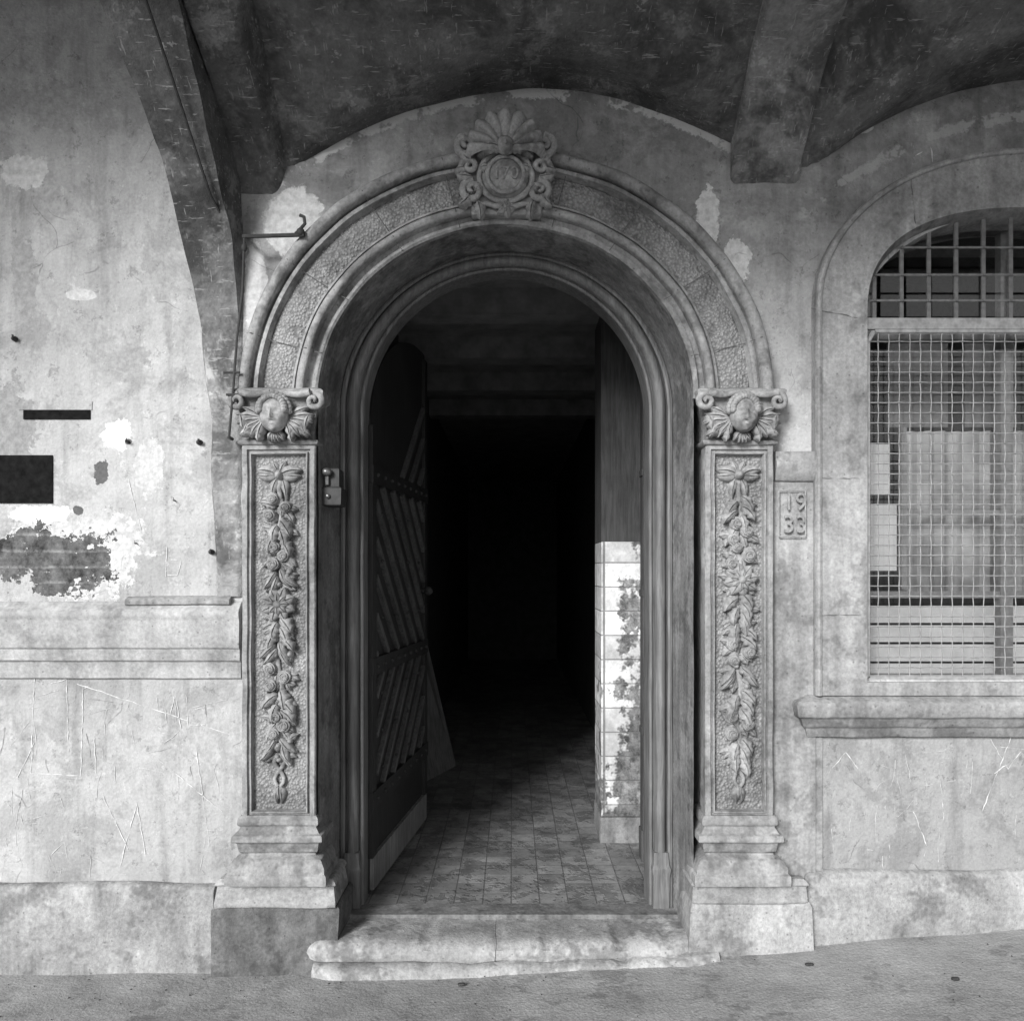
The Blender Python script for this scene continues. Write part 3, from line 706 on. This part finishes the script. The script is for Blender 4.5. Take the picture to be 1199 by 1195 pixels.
for py in (290,322,352):
    z=WZ(py); hw=WA*(max(0,1-(max(0,z-WS)/(WA*.63))**2.5))**(1/2.5); box(b,WCX-hw,WCX+hw,-.004,-.0005,z-.005,z+.005)
    for px in range(1024,1400,32):
        if abs(WX(px)-WCX)<hw: dome(rv,WX(px),-.004,z,.008,.008,.008,8,4)
b.obj('fanlight_bars',MIg,win,smooth=False); rv.obj('rivets',MIg,win)
b=B(); box(b,WCX-.8,WCX+.8,.13,.134,WZ(800),3.6); b.obj('glass_pane',MGl,win,smooth=False)
b=B(); yw=.15
box(b,WCX-.8,WCX+.8,yw,yw+.04,WZ(398,yw),WZ(374,yw)); box(b,WCX-.03,WCX+.03,yw-.005,yw+.045,WZ(800,yw),3.6); box(b,WX(1006,yw),WX(1018,yw),yw-.005,yw+.045,WZ(800,yw),3.6)
box(b,WX(1056,yw),WX(1062,yw),yw+.002,yw+.038,WZ(690,yw),WZ(500,yw)); box(b,WX(1000,yw),WX(1420,yw),yw+.001,yw+.036,WZ(700,yw),WZ(692,yw)); box(b,WX(1060,yw),WX(1420,yw),yw+.003,yw+.03,WZ(602,yw),WZ(597,yw))
b.obj('window_sashes',MSs,win,smooth=False)
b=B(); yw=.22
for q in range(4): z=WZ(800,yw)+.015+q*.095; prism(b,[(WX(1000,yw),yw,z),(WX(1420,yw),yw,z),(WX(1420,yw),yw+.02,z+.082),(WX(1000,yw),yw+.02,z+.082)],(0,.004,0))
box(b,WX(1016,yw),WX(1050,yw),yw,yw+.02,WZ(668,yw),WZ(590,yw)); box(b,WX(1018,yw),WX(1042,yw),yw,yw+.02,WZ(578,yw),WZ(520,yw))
b.obj('reflection_bands',MRb,win,smooth=False)  # pale bands and panels added behind the glass, standing in for its reflections
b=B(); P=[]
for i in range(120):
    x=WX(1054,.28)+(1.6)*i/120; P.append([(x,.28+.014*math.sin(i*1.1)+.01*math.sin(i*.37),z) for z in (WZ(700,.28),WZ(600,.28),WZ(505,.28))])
grid(b,P); b.obj('reflection_sheet',MRs,win)  # wavy grey sheet added to imitate a blurred reflection in the pane
b=B(); box(b,WX(1040,.6),WX(1110,.6),.6,.62,WZ(500,.6),WZ(402,.6)); box(b,WX(1130,.6),WX(1190,.6),.6,.62,WZ(500,.6),WZ(402,.6)); box(b,WX(1040,.6),WX(1300,.6),.6,.62,WZ(300,.6),WZ(290,.6)); b.obj('reflection_panels',MSs,win,smooth=False)  # panels added deeper in the window, approximating reflections in the glass
b=B(); box(b,WCX-1.3,WCX-1.2,.31,3,0,4.2); box(b,WCX+1.2,WCX+1.3,.31,3,0,4.2); box(b,WCX-1.3,WCX+1.3,3,3.1,0,4.2); box(b,WCX-1.3,WCX+1.3,.31,3,4.2,4.3); box(b,WCX-1.19,WCX+1.19,.31,2.99,.9,1.0); b.obj('room_behind',MDk,win,smooth=False)
# ---------------------------------------------------------------- iron bits
ib=empty('iron_wall_bracket'); b=B(); y=-.13
tube(b,[W(284,277,y),W(356,275,y)],.010); tube(b,[W(286,279,y),W(284,340,y),W(277,400,y),W(272,470,y),W(268,512,y)],.006,8); tube(b,[W(346,274,y),W(352,268,y),W(357,262,y),W(356,254,y),W(351,252,y)],.008)
tube(b,[W(354,275,y),W(352,275,0)],.012); tube(b,[W(286,277,y),W(290,277,0)],.008)
tube(b,[W(262,436,y),W(281,436,y)],.006); tube(b,[W(265,462,y),W(300,462,y)],.006); tube(b,[W(268,512,y),W(272,514,y+.08)],.008)
x,yy,z=W(352,272,y); dome(b,x,yy,z,.02,.02,.02,10,6,True)
x,yy,z=W(286,290,y); dome(b,x,yy,z,.014,.014,.02,10,6,True)
b.obj('rod_and_hook',MI,ib)
db=empty('door_bell'); b=B(); x0,_,z0=W(372,592,.0); x1,_,z1=W(394,548,.0)
stack(b,x0+.03,x1+.0,.02,rnd([(z0,.0),(z0+.003,.02),(z0+.085,.022),(z0+.09,.01),(z1,.01),(z1+.002,.0)]),yb=.12); b.obj('bell_box',MI,db)
b=B(); x,_,z=W(382,552,-.02); dome(b,x,-.01,z,.024,.022,.020,14,8,True); tube(b,[(x,0,z-.02),(x,0,z-.06)],.01); dome(b,x+.004,-.005,z0+.045,.012,.012,.012,10,6); b.obj('bell_knob',simple('dull_brass',.25,.35,.8),db)
b=B()
for px,py,r in ((18,397,.014),(234,518,.015),(248,646,.014),(150,517,.008),(450,137,.014),(338,181,.012),(160,636,.004),(205,586,.004)):
    x,_,z=W(px,py); dome(b,x,-.002,z,r,.025,r*.9,10,6); tube(b,[(x,0,z),(x+.006,-.03,z-.004),(x+.006,-.034,z+.012)],r*.35,6)
b.obj('wall_hooks',MI,None)
b=B(); x0,_,z0=W(-40,589); x1,_,z1=W(62,533); box(b,x0,x1,-.008,.01,z0,z1); b.obj('black_metal_plate',MB,None,smooth=False)
b=B(); x0,_,z0=W(28,491); x1,_,z1=W(106,480); box(b,x0,x1,-.006,.01,z0,z1); b.obj('narrow_name_plate',MB,None,smooth=False)
b=B(); x0,_,z0=W(22,480); x1,_,z1=W(108,470); box(b,x0,x1,-.004,.01,z0,z1); b.obj('plaster_fillet',MP,walls,smooth=False)
b=B(); tube(b,[(-1.42,-.70,4.06),(-1.40,-.5,3.88),(-1.36,-.35,3.66),(-1.33,-.24,3.5),(-1.29,-.1,3.4),(-1.28,-.04,3.3)],.006,6); b.obj('old_cable',MI,None)
b=B(); tube(b,[W(600,30,-.4),W(600,0,-.45),W(599,-30,-.5)],.005,6); b.obj('ceiling_hook',MI,None)
b=B()
S=[[(40,790),(36,905),(95,908),(97,800)],[(60,800),(78,795),(80,880)],[(110,850),(112,905)],[(190,815),(196,850),(205,812),(212,852)],[(218,812),(220,850),(240,848)],[(228,830),(239,828)],[(120,930),(150,995)],[(175,880),(260,950)],
   [(40,870),(20,910)],[(195,640),(194,675)],[(200,655),(212,655),(208,673),(196,673)],[(150,560),(165,620)],[(60,1000),(75,985),(80,1010)],[(230,880),(245,990)],[(90,800),(270,860)],[(30,960),(70,950)],[(140,1015),(160,940),(170,1000)]]
S2=[[(970,905),(990,880),(1005,900)],[(1160,865),(1180,900),(1195,880)],[(1165,905),(1199,880)],[(1070,950),(1085,990)],[(1100,900),(1105,960)],[(1185,860),(1150,950)]]
for s in S+S2: ribbon3(b,s,.0042,-.0035)
for s in [[(1070,170),(1072,182),(1080,178)],[(1090,172),(1092,190)]]: ribbon3(b,s,.006,-.0035)
b.obj('graffiti_scratches',MJl,None,smooth=False)
for nm,mt,cnt in (('faint_scratches',MJ2,90),('dark_scratches',MJd,16)):
    b=B()
    for q in range(cnt):
        if R.random()<.75: x,y_=R.uniform(0,262),R.uniform(800,1025)
        else: x,y_=R.uniform(968,1199),R.uniform(870,1005)
        a=R.choice([R.uniform(-.3,.3),R.uniform(1.3,1.8),R.uniform(1.3,1.8),R.uniform(0,3.14)]); L=R.uniform(6,45); c=R.uniform(-2,2)
        pts=[(x,y_),(x+math.cos(a)*L*.5+c*math.sin(a),y_+math.sin(a)*L*.5+c*.5),(x+math.cos(a)*L,y_+math.sin(a)*L)]
        if min(p[0] for p in pts)>965 or max(p[0] for p in pts)<270:
            if all(795<p[1]<1030 for p in pts): ribbon3(b,pts,.0025,-.003 if mt is MJ2 else -.0025)
    b.obj(nm,mt,None,smooth=False)
# ---------------------------------------------------------------- light / camera
w=bpy.data.worlds.new('World'); scene.world=w; w.use_nodes=True; n=w.node_tree.nodes; l=w.node_tree.links
sk=n.new('ShaderNodeTexSky'); sk.sky_type='NISHITA'; sk.sun_disc=False
SD=Vector((-.5,-1,0)).normalized(); EL=math.radians(23)
sk.sun_elevation=EL; sk.sun_rotation=math.atan2(SD.x,SD.y)%(2*math.pi)
bw=n.new('ShaderNodeRGBToBW'); l.new(sk.outputs[0],bw.inputs[0]); l.new(bw.outputs[0],n['Background'].inputs[0]); n['Background'].inputs[1].default_value=.15
sd=bpy.data.lights.new('sun','SUN'); sd.energy=4.6; sd.angle=math.radians(18); so=bpy.data.objects.new('sun',sd); col.objects.link(so)
dirv=-(SD*math.cos(EL)+Vector((0,0,math.sin(EL)))); so.rotation_euler=dirv.to_track_quat('-Z','Y').to_euler(); so.location=(-3,-12,8)
cd=bpy.data.cameras.new('camera'); co=bpy.data.objects.new('camera',cd); col.objects.link(co); co.location=(0,-D,ZC); co.rotation_euler=(math.radians(90),0,0)
cd.sensor_width=36; cd.lens=36*F/1199; cd.shift_y=(HY-597.5)/1199; cd.shift_x=-.5/1199; cd.clip_end=1000; cd.clip_start=.05
scene.camera=co
scene.view_settings.view_transform='Standard'; scene.view_settings.look='None'; scene.view_settings.exposure=0
